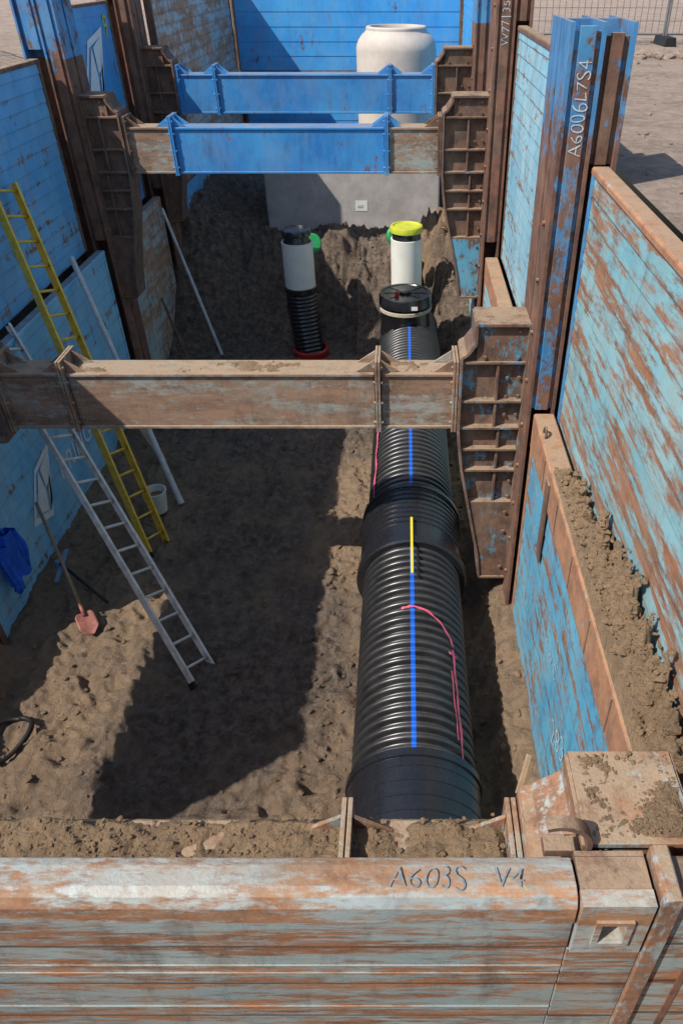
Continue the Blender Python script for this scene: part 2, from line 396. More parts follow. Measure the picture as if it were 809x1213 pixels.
# ------------------------------------------------------------ sheeting panels
def panel(label,fn,L0,L1,d0,d1,mat,capmat=None,caph=.10,th=.11,pitch=.17,stile=True,captop=None,capproud=.012,group='steel trench sheeting panels',stilem=None):
    b=fn((L0+L1)/2,-th/2,Zd(d1)); e=thing('shoring_panel',b,label,'trench panel',group)
    z1=Zd(d0)-caph; z0=Zd(d1)
    pts=[(-th,z0),(0,z0)]; z=z0+pitch
    while z<z1-.03:
        pts+=[(-.009,z-.002),(0,z)]; z+=pitch
    pts+=[(-.006,z1),(-th,z1)]
    a0=L0+(.07 if stile else 0); a1=L1-(.07 if stile else 0)
    m=MB(); m.prism(pts,lambda o,z,s:fn(s,o,z),a0,a1); m.obj('panel_face',mat,e)
    cm=capmat or mat
    m=MB(); t=captop if captop else th
    m.prism([(-t+.0,z1+.002),(capproud,z1+.002),(capproud,Zd(d0)-.012),(capproud-.012,Zd(d0)),(-t+.012,Zd(d0)),(-t,Zd(d0)-.012)],lambda o,z,s:fn(s,o,z),L0,L1)
    m.obj('top_rail',cm,e,bevel=.004)
    if stile:
        for A,B in ((L0,a0-.002),(a1+.002,L1)):
            m=MB(); m.prism([(-th,z0),(.008,z0),(.008,z1),(-th,z1)],lambda o,z,s:fn(s,o,z),A,B); m.obj('end_stile',stilem or cm,e,bevel=.004)
    return e
RIGHT=lambda xf:(lambda s,o,z:Vector((xf-o,s,z)))
LEFT=lambda xf:(lambda s,o,z:Vector((xf+o,s,z)))
XL_low,XL_up=-4.27,-4.5; XR_low,XR_up=1.15,1.36
p=panel('tall sheeting panel, pale cyan paint with brown rust bands',RIGHT(XR_up),1.98,5.74,1.2,3.4,M_rightup,M_waler,.05,th=.12,pitch=.155,stilem=M_railblue)
rl=panel('lower sheeting panel, worn blue paint with broad brown top plate',RIGHT(XR_low),2.0,5.72,3.22,6.0,M_rightlow,M_waler,.34,th=.10,pitch=.2,captop=.17)
m=MB(); m.tube([(XR_low+.03,5.35+.05*math.cos(t),Zd(3.22)+.07*math.sin(t)) for t in [math.pi*k/10 for k in range(11)]],.012,8); m.obj('lifting_eye',M_rust,rl,smooth=True)
m=MB(); m.box(XR_low-.03,XR_low-.013,4.72,4.84,Zd(3.3),Zd(4.1)); m.obj('cover_strip',M_rust,rl,bevel=.003)
for y in (2.6,3.2,3.8,4.4,5.0):
    m=MB(); m.box(XR_low-.018,XR_low-.010,y,y+.012,Zd(3.25),Zd(3.54)); m.obj('seam_strip',M_rust,rl)
text('283',.30,(XR_low-.004,3.55,Zd(4.95)),(0,-.75,.5),(0,.35,.9),M_chalk,rl,'chalk_marking',.12,.02)
text('CW C',.16,(XR_low-.004,4.15,Zd(4.5)),(0,-1,.15),(0,.1,1),M_chalk,rl,'chalk_marking',.12,.02)
panel('sheeting panel, pale cyan weathered paint, beside rusty slide rails',RIGHT(XR_up),6.56,10.54,.64,3.4,M_rightmid,M_rust,.05,pitch=.155)
panel('lower sheeting panel, light blue, with tan rusted top plate',RIGHT(XR_low),6.56,10.54,3.4,6.0,M_rightmid,M_waler,.3,captop=.17,pitch=.155)
panel('sheeting panel, pale blue paint, next to far rails',RIGHT(XR_up),11.36,13.5,.3,3.4,M_rightmid,M_rust,.05,pitch=.155)
panel('lower sheeting panel, pale blue paint above dark soil bank',RIGHT(XR_low),11.36,13.5,3.3,6.0,M_rightmid,M_waler,.2,pitch=.155)
panel('sheeting panel, blue paint, beside concrete shaft',RIGHT(XR_up),14.36,20.9,.3,5.6,M_vivid,M_rust,.05)
panel('sheeting panel, sky blue paint with scratches and rust spots',LEFT(XL_up),5.56,10.54,.98,3.3,M_leftnear,M_rust,.05,pitch=.155)
panel('sheeting panel, sky blue paint, above the open soil slope',LEFT(XL_up),1.9,5.5,.98,3.3,M_leftnear,M_rust,.05,pitch=.155)
ll=panel('lower sheeting panel, chalky light blue with a white emblem',LEFT(XL_low),5.46,10.54,3.3,6.05,M_leftlow,M_leftlow,.06,pitch=.2)
m=MB(); m.box(XL_low-.14,XL_low+.03,5.36,5.455,Zd(6.05),Zd(3.25)); m.obj('end_post',M_rust,ll,bevel=.005)
lv=panel('sheeting panel, vivid blue paint with a white emblem',LEFT(XL_up),11.30,13.5,.5,3.3,M_vivid,M_rust,.04,pitch=.155)
panel('lower sheeting panel, worn blue with pale rust',LEFT(XL_low),11.36,13.5,3.3,6.0,M_leftrust,M_leftrust,.06)
panel('sheeting panel, sunlit faded grey and rust',LEFT(XL_up+.4),14.36,20.9,.1,3.3,M_leftrust,M_rust,.05)
panel('lower sheeting panel, blue paint behind dark soil',LEFT(XL_low+.2),14.36,20.9,3.31,6.0,M_leftnear,M_rust,.05)
def emblem(parent,x,y0,y1,d0,d1,txt,ts=.2):
    yc=(y0+y1)/2; zc=Zd((d0+d1)/2); hy=(y1-y0)/2; hz=(Zd(d0)-Zd(d1))/2
    m=MB()
    P=[(yc-hy,zc-hz*.6),(yc-hy*.1,zc+hz*.75),(yc+hy,zc+hz),(yc+hy*.1,zc-hz)]
    Q=[(yc+(a-yc)*.78,zc+(b-zc)*.78) for a,b in P]
    for i in range(4):
        j=(i+1)%4; m.add([(x,)+P[i],(x,)+P[j],(x,)+Q[j],(x,)+Q[i]],[(0,1,2,3)])
    S=lambda a,b:(x,yc+a*hy,zc+b*hz)
    m.add([S(-.62,-.45),S(.05,.60),S(.14,-.1),S(-.03,-.72)],[(0,1,2,3)])
    m.add([S(.18,.58),S(.78,.78),S(.40,0),S(.2,-.05)],[(0,1,2,3)])
    m.add([S(.25,-.2),S(.58,.18),S(.32,-.55),S(.12,-.78)],[(0,1,2,3)])
    m.obj('emblem',M_wpaint,parent,fix=False)
    if txt: text(txt,ts,(x,y1+.05,(zc-hz*.5)),(0,1,0),(0,0,1),M_wpaint,parent)
emblem(lv,XL_up+.005,11.75,13.0,.80,1.85,None)
text('9',.40,(XL_up+.004,13.1,Zd(.95)),(0,1,.1),(0,0,1),M_yg,lv,'chalk_marking')
emblem(ll,XL_low+.005,6.65,7.5,4.60,5.40,'KRINGS',.36)
panel('end sheeting panel, vivid blue paint closing the trench',lambda s,o,z:Vector((s,21.0-o,z)),-4.1,1.36,.2,2.2,M_vivid,M_rust,.05,pitch=.3)
panel('lower end sheeting panel, blue paint behind concrete shaft',lambda s,o,z:Vector((s,21.0-o,z)),-4.05,1.3,2.21,6.0,M_vivid,M_rust,.05,pitch=.3)
# ------------------------------------------------------------ slide rails
def rail(side,yc,dtop,label,split=1.0,botd=6.1,writ=None,matl=M_rustred,dp_in=3.2,dp_out=1.2,headm=M_railblue,outm=None,coverm=None):
    X=(1.10,1.31,1.51) if side>0 else (-4.22,-4.44,-4.70)
    y0,y1=yc-.38,yc+.38
    if side<0: y0=yc-.30;y1=yc+.30
    e=thing('slide_rail',(X[1],yc,Zd(botd)),label,'slide rail','rusty slide rail posts')
    zt,zs,zb=Zd(dtop),Zd(split),Zd(botd)
    t=.028*side
    for (za,zb_,mt,nm) in ((zb,zs-.0005,matl,'rail_post'),(zs,zt,headm,'rail_head')):
        m=MB()
        m.box(X[0],X[2],yc-.025,yc+.025,za,zb_)
        for xx in X: m.box(xx-t*.5,xx+t*.5,y0,yc-.027,za,zb_); m.box(xx-t*.5,xx+t*.5,yc+.027,y1,za,zb_)
        if nm=='rail_post':
            z=zb_-.3
            while z>za+.2:
                m.tube([(X[0]-.012*side,yc-.2,z),(X[0]-.035*side,yc-.2,z)],.02,8); z-=.45
        m.obj(nm,mt,e,bevel=0 if matl is headm else .004)
    a,b=sorted((X[0]+t*.55,X[1]-t*.55))
    if coverm or matl is headm:
        m=MB(); m.box(a,b,y0+.03,y0+.045,Zd(dp_in),zt-.05); m.box(a+.035,b-.035,y0+.0,y0+.028,Zd(dp_in),zt-.02); m.obj('slot_cover',coverm or matl,e,bevel=.004)
    else:
        m=MB(); m.box(a,b,y0+.03,y0+.045,Zd(dp_in),zs-.003); m.box(a+.05,b-.05,y0+.0,y0+.028,Zd(dp_in),zs-.003); m.obj('slot_cover',matl,e,bevel=.004)
        m=MB(); m.box(a,b,y0+.03,y0+.045,zs,zt-.05); m.box(a+.05,b-.05,y0,y0+.028,zs,zt-.02); m.obj('slot_cover',headm,e,bevel=.004)
    a,b=sorted((X[1]+t*.55,X[2]-t*.55))
    m=MB(); m.box(a,b,y0+.06,y0+.075,Zd(dp_out),zt-.08); m.box(a+.04,b-.04,y0+.03,y0+.058,Zd(dp_out),zt-.06); m.obj('slot_cover',outm or matl,e,bevel=.004)
    if writ:
        for (s,x,z,mt,dy,sz) in writ: text(s,sz,(x,y0+dy-.004,z),(0,0,1),(-1,0,0),mt,e,jit=.13,thin=.015)
    return e
rail(1,6.13,.33,'tall slide rail with worn blue cover plate and handwritten number',split=1.35,matl=M_railgrad,headm=M_railgrad,outm=M_raildark,coverm=M_railcover,
     writ=[('A6006L7S4',1.25,Zd(1.14),M_chalk,0,.13)])
rail(1,10.95,.05,'dark rusted slide rail with handwritten number',split=.15,writ=[('W771354',1.25,Zd(.85),M_chalk,0,.13)],dp_out=.6,headm=M_rustred)
rail(1,13.93,.0,'rusted slide rail beside the far blue strut',split=.8,dp_out=.3)
rail(-1,10.95,.05,'slide rail with blue head and brown rusted post',split=1.0,dp_out=.9,outm=M_railblue,coverm=M_railgrad)
rail(-1,13.93,-.1,'dark brown rusted slide rail near the far strut',split=-.05,dp_out=.5)
rail(1,1.6,2.85,'rusted slide rail behind the corner bracket',split=2.9,dp_in=3.3,dp_out=2.95,headm=M_rustred)
# ------------------------------------------------------------ strut frames
def strut(yf,dt,label,mmid,mend,mbr,up=.45,legd=2.75,bh=.57,bw=.30,mleg=None,leftleg=True,mplate=None,cut=.12):
    mleg=mleg or mbr; mplate=mplate or mleg
    e=thing('strut_frame',(-1.6,yf+bw/2,Zd(dt+bh)),label,'trench strut','trench cross struts')
    z1,z0=Zd(dt),Zd(dt+bh)
    XA,XB,XC,XD=-3.75,-3.1,-.25,.5
    def ibeam(a,b,mt,nm):
        m=MB(); tf=.03; rc=.022
        m.box(a,b,yf,yf+bw,z1-tf,z1); m.box(a,b,yf,yf+bw,z0,z0+tf)
        m.box(a,b,yf+rc,yf+bw-rc,z0+tf,z1-tf)
        m.obj(nm,mt,e,bevel=.006)
    ibeam(XB+.03,XC-.03,mmid,'cross_beam')
    ibeam(XC+.03,XD-.05,mend,'beam_end'); ibeam(XA+.05,XB-.03,mend,'beam_end')
    for x in (XB,XC,XD-.045,XA+.045):
        m=MB()
        for s in (-1,1):
            xa,xb=sorted((x+s*.003,x+s*.024))
            m.box(xa,xb,yf-.03,yf+bw+.03,z0-.02,z1+.13)
            for yy in (yf+.04,yf+bw-.06):
                if (x>XC and s>0) or (x<XB and s<0): continue
                m.prism([(x+s*.026,z1+.002),(x+s*.20,z1+.002),(x+s*.026,z1+.12)],lambda a,b,c:(a,c,b),yy,yy+.018)
        for zz in (z0+.08,z0+bh/2,z1-.08,z1+.07):
            m.tube([(x-.045,yf-.012,zz),(x+.045,yf-.012,zz)],.016,6)
        m.obj('bolted_flange',mmid if (mmid is M_beamblue and (x in (XB,XC) or mend is M_beamblue)) else mbr,e,bevel=.003)
    ya,yb=yf-.05,yf+bw+.05
    for s in (1,-1):
        O=1.085 if s>0 else -4.205
        I=.5 if s>0 else -3.75
        zt=Zd(dt-up)
        ib=(.80 if s>0 else -4.02)
        zl=zt-legd
        short=(s<0 and not leftleg)
        if short: zl=z0-.12
        if not short:
            pts=[(I+cut*s,zt),(O,zt),(O,zl),(ib,zl),(ib-.03*s,zl+.3),(I+.05*s,z0-.45),(I,z0-.02),(I,z1+.17),(I+.05*s,z1+.2),(I+cut*s,z1+.3)]
        else:
            pts=[(I+cut*s,zt),(O,zt),(O,zl),(I+.05*s,zl),(I,z0-.02),(I,z1+.17),(I+.05*s,z1+.2),(I+cut*s,z1+.3)]
        m=MB(); ym=ya+.11
        m.prism(pts,lambda a,b,c:(a,c,b),ym-.015,ym+.015)
        z=zt-.15
        while z>zl+.1:
            for bx in (O-.05*s,O-.16*s):
                m.tube([(bx,ym-.013,z),(bx,ym-.042,z)],.017,6)
            z-=.19
        m.obj('bracket_web',mleg,e)
        yc=(ya+yb)/2
        m=MB(); n=len(pts); w=.028
        for i in range(n):
            a=Vector((pts[i][0],0,pts[i][1])); b=Vector((pts[(i+1)%n][0],0,pts[(i+1)%n][1]))
            m.bar((a.x,yc,a.z),(b.x,yc,b.z),yb-ya-.001*i,w,(0,1,0))
        m.obj('bracket_flange',mleg,e,bevel=.003)
        def inner(z):
            L=[(pts[i][1],pts[i][0]) for i in range(3,len(pts))]+[(zt,I+cut*s)]
            for (za,xa),(zb,xb) in zip(L,L[1:]):
                if za<=z<=zb: return xa+(xb-xa)*(z-za)/max(1e-6,zb-za)
            return I+cut*s
        for z in (z1+.12,z0+.30,z0+.02,z0-.22,z0-.46,z0-.85):
            if z<zl+.15: continue
            a,b=sorted((inner(z)+.015*s,O-.016*s)); m=MB(); m.box(a,b,ya+.02,yb-.02,z-.012,z+.012); m.obj('bracket_rib',mleg,e,bevel=.003)
        xm=(I+O)/2+.04*s
        m=MB(); m.box(xm-.012,xm+.012,ya+.03,ym-.017,z0+.034,z1+.106); m.obj('bracket_stiffener',mleg,e,bevel=.003)
        if not short:
            m=MB(); m.box(xm+.05*s-.012,xm+.05*s+.012,ya+.04,ym-.017,z0-.84,z0-.01); m.obj('bracket_stiffener',mleg,e,bevel=.003)
        m=MB(); a,b=sorted((inner(z1+.35)+.016*s,O-.016*s)); m.box(a,b,ya+.045,ya+.06,z1+.134,zt-.016)
        for bx in (a+.07,b-.07):
            for bz in (z1+.17,zt-.06): m.tube([(bx,ya+.046,bz),(bx,ya+.025,bz)],.016,6)
        m.obj('bracket_plate',mleg,e)
        if not short:
            zc=z0-.862; q=[(O-.016*s,zc),(O-.016*s,zl+.016),(ib+.016*s,zl+.016),(ib-.012*s,zl+.3),(inner(zc)+.016*s,zc)]
            m=MB(); m.prism(q,lambda a,b,c:(a,c,b),ya+.02,ya+.035)
            for bz in (zc-.1,zc-.35,zl+.15): m.tube([(O-.07*s,ya+.021,bz),(O-.07*s,ya+.0,bz)],.018,6)
            m.obj('bracket_plate',mplate if s>0 else mleg,e)
    return e
strut(6.05,3.0,'rusty tan cross strut with soil on its top flange',M_rusttan,M_rusttan,M_rusttan,up=.48,legd=2.9,mleg=M_legblue,leftleg=False)
strut(10.8,1.78,'bright blue cross strut between rusty brackets',M_beamblue,M_rusttan,M_rust,up=.36,legd=2.65,mleg=M_rust,mplate=M_legblue2)
strut(13.8,1.5,'bright blue cross strut in front of concrete shaft',M_beamblue,M_beamblue,M_rust,up=.36,legd=2.65)
strut(1.48,3.05,'rusty cross strut covered with loose soil',M_corner,M_corner,M_corner,up=.42,legd=2.5,mleg=M_corner,cut=.17)
soilheap('loose_soil',-4.1,.44,1.49,1.79,Zd(3.05),.05,320,32,1300,2,.013,thr=-.35)
soilheap('loose_soil',.68,1.09,1.44,1.83,Zd(2.614),.03,90,70,420,5,.009,thr=-.3)
LP=lambda x,y:(.35+.65*ss(XR_low,XR_up-.03,x))*(.55+.9*ss(4.7,3.6,y)+.5*math.exp(-((y-2.9)/.5)**2))
soilheap('loose_soil',XR_low-.0,XR_up-.0,2.05,4.8,Zd(3.215),.20,34,300,1300,9,.032,thr=-.3,prof=LP)
soilheap('loose_soil',-3.7,.44,6.07,6.34,Zd(3.0),.03,260,20,260,12,.012,thr=.0)
# ------------------------------------------------------------ front end panel
e=thing('end_panel',(-1.5,1.28,Zd(4.6)),'rusty grey-blue end panel with handwritten numbers on its edge','trench panel')
z=Zd(4.6); pf=[(1.40,z),(1.212,z)]
z+=.33
while z<Zd(2.80): pf+=[(1.220,z-.001),(1.212,z)]; z+=.33
pf+=[(1.219,Zd(2.755)),(1.40,Zd(2.755))]
m=MB(); m.prism(pf,lambda a,b,c:(c,a,b),-4.1,.60); m.obj('panel_face',M_front,e)
for dz in (3.10,3.17,3.50):
    m=MB(); m.box(-4.1,.60,1.2085,1.2145,Zd(dz+.012),Zd(dz)); m.obj('face_rib',M_front,e,bevel=.002)
tr=[(1.40,2.753),(1.40,2.66),(1.385,2.625),(1.35,2.61),(1.27,2.60),(1.235,2.612),(1.212,2.65),(1.207,2.74),(1.212,2.753)]
m=MB(); m.prism([(a,Zd(b)) for a,b in tr],lambda a,b,c:(c,a,b),-4.1,.602); m.obj('top_rail',M_fronttop,e,bevel=.004)
m=MB(); m.box(.605,.882,1.213,1.40,Zd(4.6),Zd(2.965)); m.obj('corner_plate',M_front,e,bevel=.004)
x0,x1,za,zb=.612,.868,Zd(2.96),Zd(2.605)
m=MB(); hx0,hx1,hz0,hz1=.695,.785,Zd(2.86),Zd(2.725)
m.box(x0,hx0,1.20,1.26,za,zb); m.box(hx1,x1,1.20,1.26,za,zb); m.box(hx0,hx1,1.20,1.26,za,hz0); m.box(hx0,hx1,1.20,1.26,hz1,zb)
for a,b,c,d in ((hx0-.022,hx0,hz0-.022,hz1+.022),(hx1,hx1+.022,hz0-.022,hz1+.022),(hx0,hx1,hz0-.022,hz0),(hx0,hx1,hz1,hz1+.022)): m.box(a,b,1.188,1.199,c,d)
m.obj('socket',M_fronttop,e)
m=MB(); m.box(x0+.002,x1-.002,1.38,1.40,za,zb-.002); m.box(x0+.002,x1-.002,1.262,1.378,zb-.03,zb-.002); m.box(hx0-.05,hx1+.05,1.30,1.31,za+.01,zb-.05); m.obj('socket_back',M_rust,e)
m=MB(); m.prism([(.884,Zd(4.6)),(.884,Zd(2.575)),(.895,Zd(2.56)),(.945,Zd(2.56)),(.955,Zd(2.575)),(.955,Zd(4.6))],lambda a,b,c:(a,c,b),1.198,1.40); m.obj('end_post',M_corner,e,bevel=.005)
m=MB(); m.box(.957,1.6,1.225,1.39,Zd(4.6),Zd(2.62)); m.obj('rail_cover',M_front,e,bevel=.006)
text('A603S',.105,(-.06,1.262,Zd(2.594)),(1,-.02,0),(0,1,.02),M_ink,e,jit=.12,thin=.018)
text('V4',.105,(.31,1.258,Zd(2.594)),(1,.04,0),(0,1,.02),M_ink,e,jit=.12,thin=.018)
hk=thing('lifting_hook',(.60,1.40,Zd(2.6)),'curved rusty steel hook plate beside the corner bracket','steel hook')
arc=[math.radians(a) for a in range(-10,125,9)]
pts=[(.56+.125*math.cos(t),Zd(2.60)+.13*math.sin(t)) for t in arc]+[(.56+.105*math.cos(t),Zd(2.60)+.108*math.sin(t)) for t in arc[::-1]]
m=MB(); m.prism(pts,lambda a,b,c:(a,c,b),1.41,1.46); m.obj('hook_plate',M_rust,hk,crisp=True)
m=MB(); m.box(.51,.625,1.405,1.47,Zd(2.66),Zd(2.615)); m.obj('base_plate',M_rust,hk,bevel=.004)
m=MB(); m.bar((.54,2.0,Zd(3.20)),(.60,2.13,Zd(3.07)),.03,.02,(1,0,0)); solo(m.obj('wood_stake',M_wood,bevel=.004),'short weathered timber stake leaning at corner bracket','stake')
# ------------------------------------------------------------ big pipe
def corr(y0,y1,pitch=.1,R=PR,dep=.055):
    prof=[]; n=int(round((y1-y0)/pitch))
    for i in range(n):
        b=y0+i*pitch
        for f,k in ((.0,1),(.13,1),(.19,.9),(.25,.5),(.31,.14),(.40,.03),(.5,0),(.60,.03),(.69,.14),(.75,.5),(.81,.9),(.87,1)):
            prof.append((R-dep*k,b+f*pitch))
    return prof
def mkpipe(y0,y1,label,parts):
    e=thing('corrugated_pipe',(PX,y0,Zd(PD)),label,'sewer pipe','black corrugated sewer pipe sections')
    m=MB(); m.lathe(corr(y0,y1),(PX,0,Zd(PD)),'y',112); m.obj('pipe_wall',M_pipe,e,smooth=True)
    for nm,prof,mt in parts:
        m=MB(); m.lathe(prof,(PX,0,Zd(PD)),'y',112); m.obj(nm,mt,e,crisp=True)
    return e
col=[(PR-.06,3.43),(PR+.02,3.425),(PR+.035,3.41),(PR+.035,3.35),(PR+.02,3.345)]
y=3.28
while y>2.3: col+=[(PR+.02,y),(PR+.025,y-.004),(PR+.025,y-.012),(PR+.02,y-.016)]; y-=.12
col+=[(PR+.02,2.25),(PR-.06,2.2)]
p1=mkpipe(3.4,5.9,'black corrugated sewer pipe with blue stripe and pink tape',[('socket_collar',col,M_black)])
m=MB(); m.lathe([(PR-.05,2.2),(PR-.05,0.6)],(PX,0,Zd(PD)),'y',64); m.obj('pipe_spigot',M_black,p1,smooth=True)
cc=[(PR-.06,5.86),(PR+.055,5.87),(PR+.075,5.885),(PR+.075,5.96),(PR+.055,5.97),(PR+.035,5.98),(PR+.035,6.22)]
y=6.24
while y<6.84: cc+=[(PR+.035,y),(PR+.048,y+.006),(PR+.048,y+.028),(PR+.035,y+.034)]; y+=.085
cc+=[(PR+.035,6.86),(PR+.06,6.865),(PR+.06,6.92),(PR-.06,6.93)]
p2=mkpipe(6.9,12.7,'black corrugated sewer pipe with blue stripe and ribbed coupling',[('coupling',cc,M_black)])
def ribbon(pts,w,mat,name,label,cat,parts=None):
    m=MB(); vs=[]
    R=PR+.006
    dense=[]
    for i in range(len(pts)-1):
        for k in range(12):
            t=k/12; dense.append((pts[i][0]*(1-t)+pts[i+1][0]*t,pts[i][1]*(1-t)+pts[i+1][1]*t))
    dense.append(pts[-1])
    n=len(dense)
    for i,(ph,y) in enumerate(dense):
        a=dense[max(0,i-1)];b=dense[min(n-1,i+1)]
        du=(b[0]-a[0])*R; dv=b[1]-a[1]; L=math.hypot(du,dv)or 1
        nu,nv=-dv/L,du/L
        ww=w*(1+.25*math.sin(i*.7)+.12*math.sin(i*.31))
        for s in (-1,1):
            P=ph+nu*s*ww/2/R; Y=y+nv*s*ww/2
            rr=R+.004*math.sin(i*.5)+(.004)
            vs.append((PX+rr*math.sin(P),Y,Zd(PD)+rr*math.cos(P)))
    m.add(vs,[(2*i,2*i+1,2*i+3,2*i+2) for i in range(n-1)])
    return solo(m.obj(name,mat,fix=False),label,cat,parts)
ribbon([(-.2,4.95),(-.05,4.98),(.2,4.95),(.45,4.86),(.66,4.73),(.78,4.60)],.026,M_pink,'marking_tape','pink marking tape arching across the black pipe','tape')
ribbon([(.76,4.56),(.79,4.2),(.81,3.86),(.84,3.44)],.024,M_pink,'marking_tape','long thin pink marking line along the black pipe','tape','pink marking strips')
ribbon([(.70,4.3),(.73,3.9),(.76,3.6)],.014,M_pink,'marking_tape','thin pink marking line beside the longer one','tape','pink marking strips')
ribbon([(-.95,8.6),(-1.0,8.1),(-.97,7.6),(-1.02,7.0)],.03,M_pink,'marking_tape','pink marking tape on the side of the far pipe','tape')
ribbon([(.66,4.5),(.88,4.5)],.026,M_pink,'marking_tape','short pink strip crossing the long strips','tape')
m=MB(); m.box(PX-.013,PX+.013,5.36,6.25,Zd(PD)+PR+.077,Zd(PD)+PR+.091); solo(m.obj('folding_rule',M_yel,bevel=.003),'yellow folding rule lying on top of the pipe','ruler')
RY=12.0
e=thing('pipe_riser',(0.0,RY,Zd(5.0)),'black capped access riser on the pipe with beige strap','pipe riser','capped pipe risers')
zt=Zd(4.45)
m=MB(); m.lathe([(.42,-.7),(.42,-.25),(.425,-.24),(.425,-.2)],(0,RY,zt),'z',48); m.obj('riser_tube',M_black,e,smooth=True)
m=MB(); m.lathe([(.425,-.27),(.445,-.265),(.445,-.215),(.425,-.21)],(0,RY,zt),'z',48); m.obj('strap',M_strap,e,crisp=True)
m=MB(); m.lathe([(.41,-.19),(.44,-.17),(.44,-.03),(.425,-.0),(.39,0.0),(.38,-.012),(.0001,-.012)],(0,RY,zt),'z',48)
for k in range(8):
    t=math.pi*2*k/8; m.bar((.1*math.cos(t),RY+.1*math.sin(t),zt-.012),(.37*math.cos(t),RY+.37*math.sin(t),zt-.012),.016,.018,(0,0,1))
m.lathe([(.10,-.012),(.10,.02),(.06,.03),(.0001,.03)],(0,RY,zt),'z',24)
m.obj('cap',M_black,e,crisp=True)
m=MB(); m.lathe([(.035,-.03),(.035,.05),(.025,.07),(.0001,.07)],(-.14,RY-.15,zt),'z',16); m.obj('knob',M_red,e,smooth=True)
m=MB(); m.box(.10,.2,RY-.45,RY-.441,zt-.14,zt-.08); m.obj('sticker',M_paper,e)
def corz(h0,h1,R,pitch=.075,dep=.025):
    pr=[];n=int(round((h1-h0)/pitch))
    for i in range(n):
        for f,k in ((0,1),(.2,.9),(.35,0),(.65,0),(.8,.9)): pr.append((R-dep*k,h0+(i+f)*pitch))
    return pr
def riser(x,y,dt,dw,db,label,lidm,r=.275,bend=0,lr=1.0):
    e=thing('pipe_riser',(x,y,Zd(db)),label,'pipe riser','capped pipe risers')
    pr=corz(Zd(db),Zd(dw)-.03,r+.01)
    H=Zd(dw)-Zd(db)
    m=MB(); m.tube([(x+bend*.55*(max(0,(Zd(dw)-h)/H))**1.8,y-bend*(max(0,(Zd(dw)-h)/H))**1.8,h) for rr_,h in pr],[q[0] for q in pr],40,False); m.obj('riser_tube',M_black,e,smooth=True)
    m=MB(); m.lathe([(r,Zd(dw)-.04),(r+.02,Zd(dw)-.03),(r+.02,Zd(dw)+.05),(r,Zd(dw)+.06)],(x,y,0),'z',40); m.obj('joint_ring',M_black,e,crisp=True)
    m=MB(); m.lathe([(r,Zd(dw)+.06),(r,Zd(dt)-.22),(r*.9,Zd(dt)-.215)],(x,y,0),'z',48); m.obj('white_tube',M_white,e,crisp=True)
    m=MB(); zz=Zd(dt); q=r*lr; m.lathe([(q-.02,zz-.22),(q-.025,zz-.21),(q-.025,zz-.12),(q-.03,zz-.11)],(x,y,0),'z',48); m.obj('collar',M_black,e,smooth=True)
    m=MB(); m.lathe([(q-.03,zz-.115),(q+.01,zz-.10),(q+.012,zz-.03),(q,zz-.005),(q-.04,zz),(q-.05,zz-.02),(.0001,zz-.02)],(x,y,0),'z',48); m.obj('lid',lidm,e,crisp=True)
    return e
riser(.02,13.2,3.70,4.86,5.6,'white riser pipe with yellow-green lid before soil bank',M_yg)
e=riser(-1.88,13.0,3.70,4.75,5.95,'white riser pipe with black lid and red base ring',M_black,bend=.22,r=.27,lr=.90)
bx,by=-1.88+.12,13.0-.22
m=MB(); m.lathe([(.28,Zd(5.95)),(.33,Zd(5.93)),(.33,Zd(5.80)),(.28,Zd(5.78))],(bx,by,0),'z',40); m.obj('base_ring',M_red,e,crisp=True)
def gcap(x,y,d,lab):
    m=MB(); m.lathe([(.0001,.04),(.15,.04),(.17,.02),(.17,-.08),(.15,-.1),(.13,-.08),(.0001,-.02)],(0,0,0),'z',28)
    R=Matrix.Rotation(math.radians(70),3,'X')@Matrix.Rotation(math.radians(15),3,'Y')
    m.v=[tuple(R@Vector(v)+Vector((x,y,Zd(d)))) for v in m.v]
    solo(m.obj('pipe_plug',M_green,crisp=True),lab,'pipe plug','green pipe plugs')
gcap(-1.68,13.5,4.1,'round green plastic plug on the soil bank behind riser')
gcap(-.16,13.55,3.98,'round green plastic plug beside the yellow-lidded riser')
# ------------------------------------------------------------ concrete
e=thing('concrete_chamber',(-1.05,16.5,Zd(6)),'grey precast concrete chamber half buried in dark soil','concrete chamber')
m=MB(); m.box(-2.78,.68,15.5,17.6,Zd(6.0),Zd(3.1)); m.obj('chamber_wall',M_conc,e,bevel=.03)
m=MB(); m.box(-2.82,.72,15.46,17.64,Zd(3.095),Zd(2.95)); m.obj('cover_slab',M_conc,e,bevel=.02)
m=MB(); m.box(-1.0,-.76,15.494,15.497,Zd(4.07),Zd(3.87)); m.obj('notice_sheet',M_paper,e)
m=MB(); m.box(-.96,-.85,15.488,15.492,Zd(4.0),Zd(3.95)); m.obj('notice_print',M_galv,e)
e=thing('manhole_shaft',(-.17,16.35,Zd(2.94)),'round light beige concrete manhole shaft with rounded shoulder','manhole shaft')
rr=.755
pr=[(rr,Zd(2.94)),(rr,Zd(2.2)),(rr-.010,Zd(2.19)),(rr-.010,Zd(2.18)),(rr,Zd(2.17)),(rr,Zd(1.36)),(rr-.012,Zd(1.29)),(rr-.05,Zd(1.21)),(.64,Zd(1.13)),(.585,Zd(1.09)),(.565,Zd(1.06)),(.565,Zd(1.02)),(.55,Zd(1.0)),(.49,Zd(1.0)),(.475,Zd(1.04)),(.475,Zd(2.4)),(.0001,Zd(2.4))]
m=MB(); m.lathe(pr,(-.17,16.35,0),'z',72); o=m.obj('shaft_rings',M_shaft,e,crisp=True)
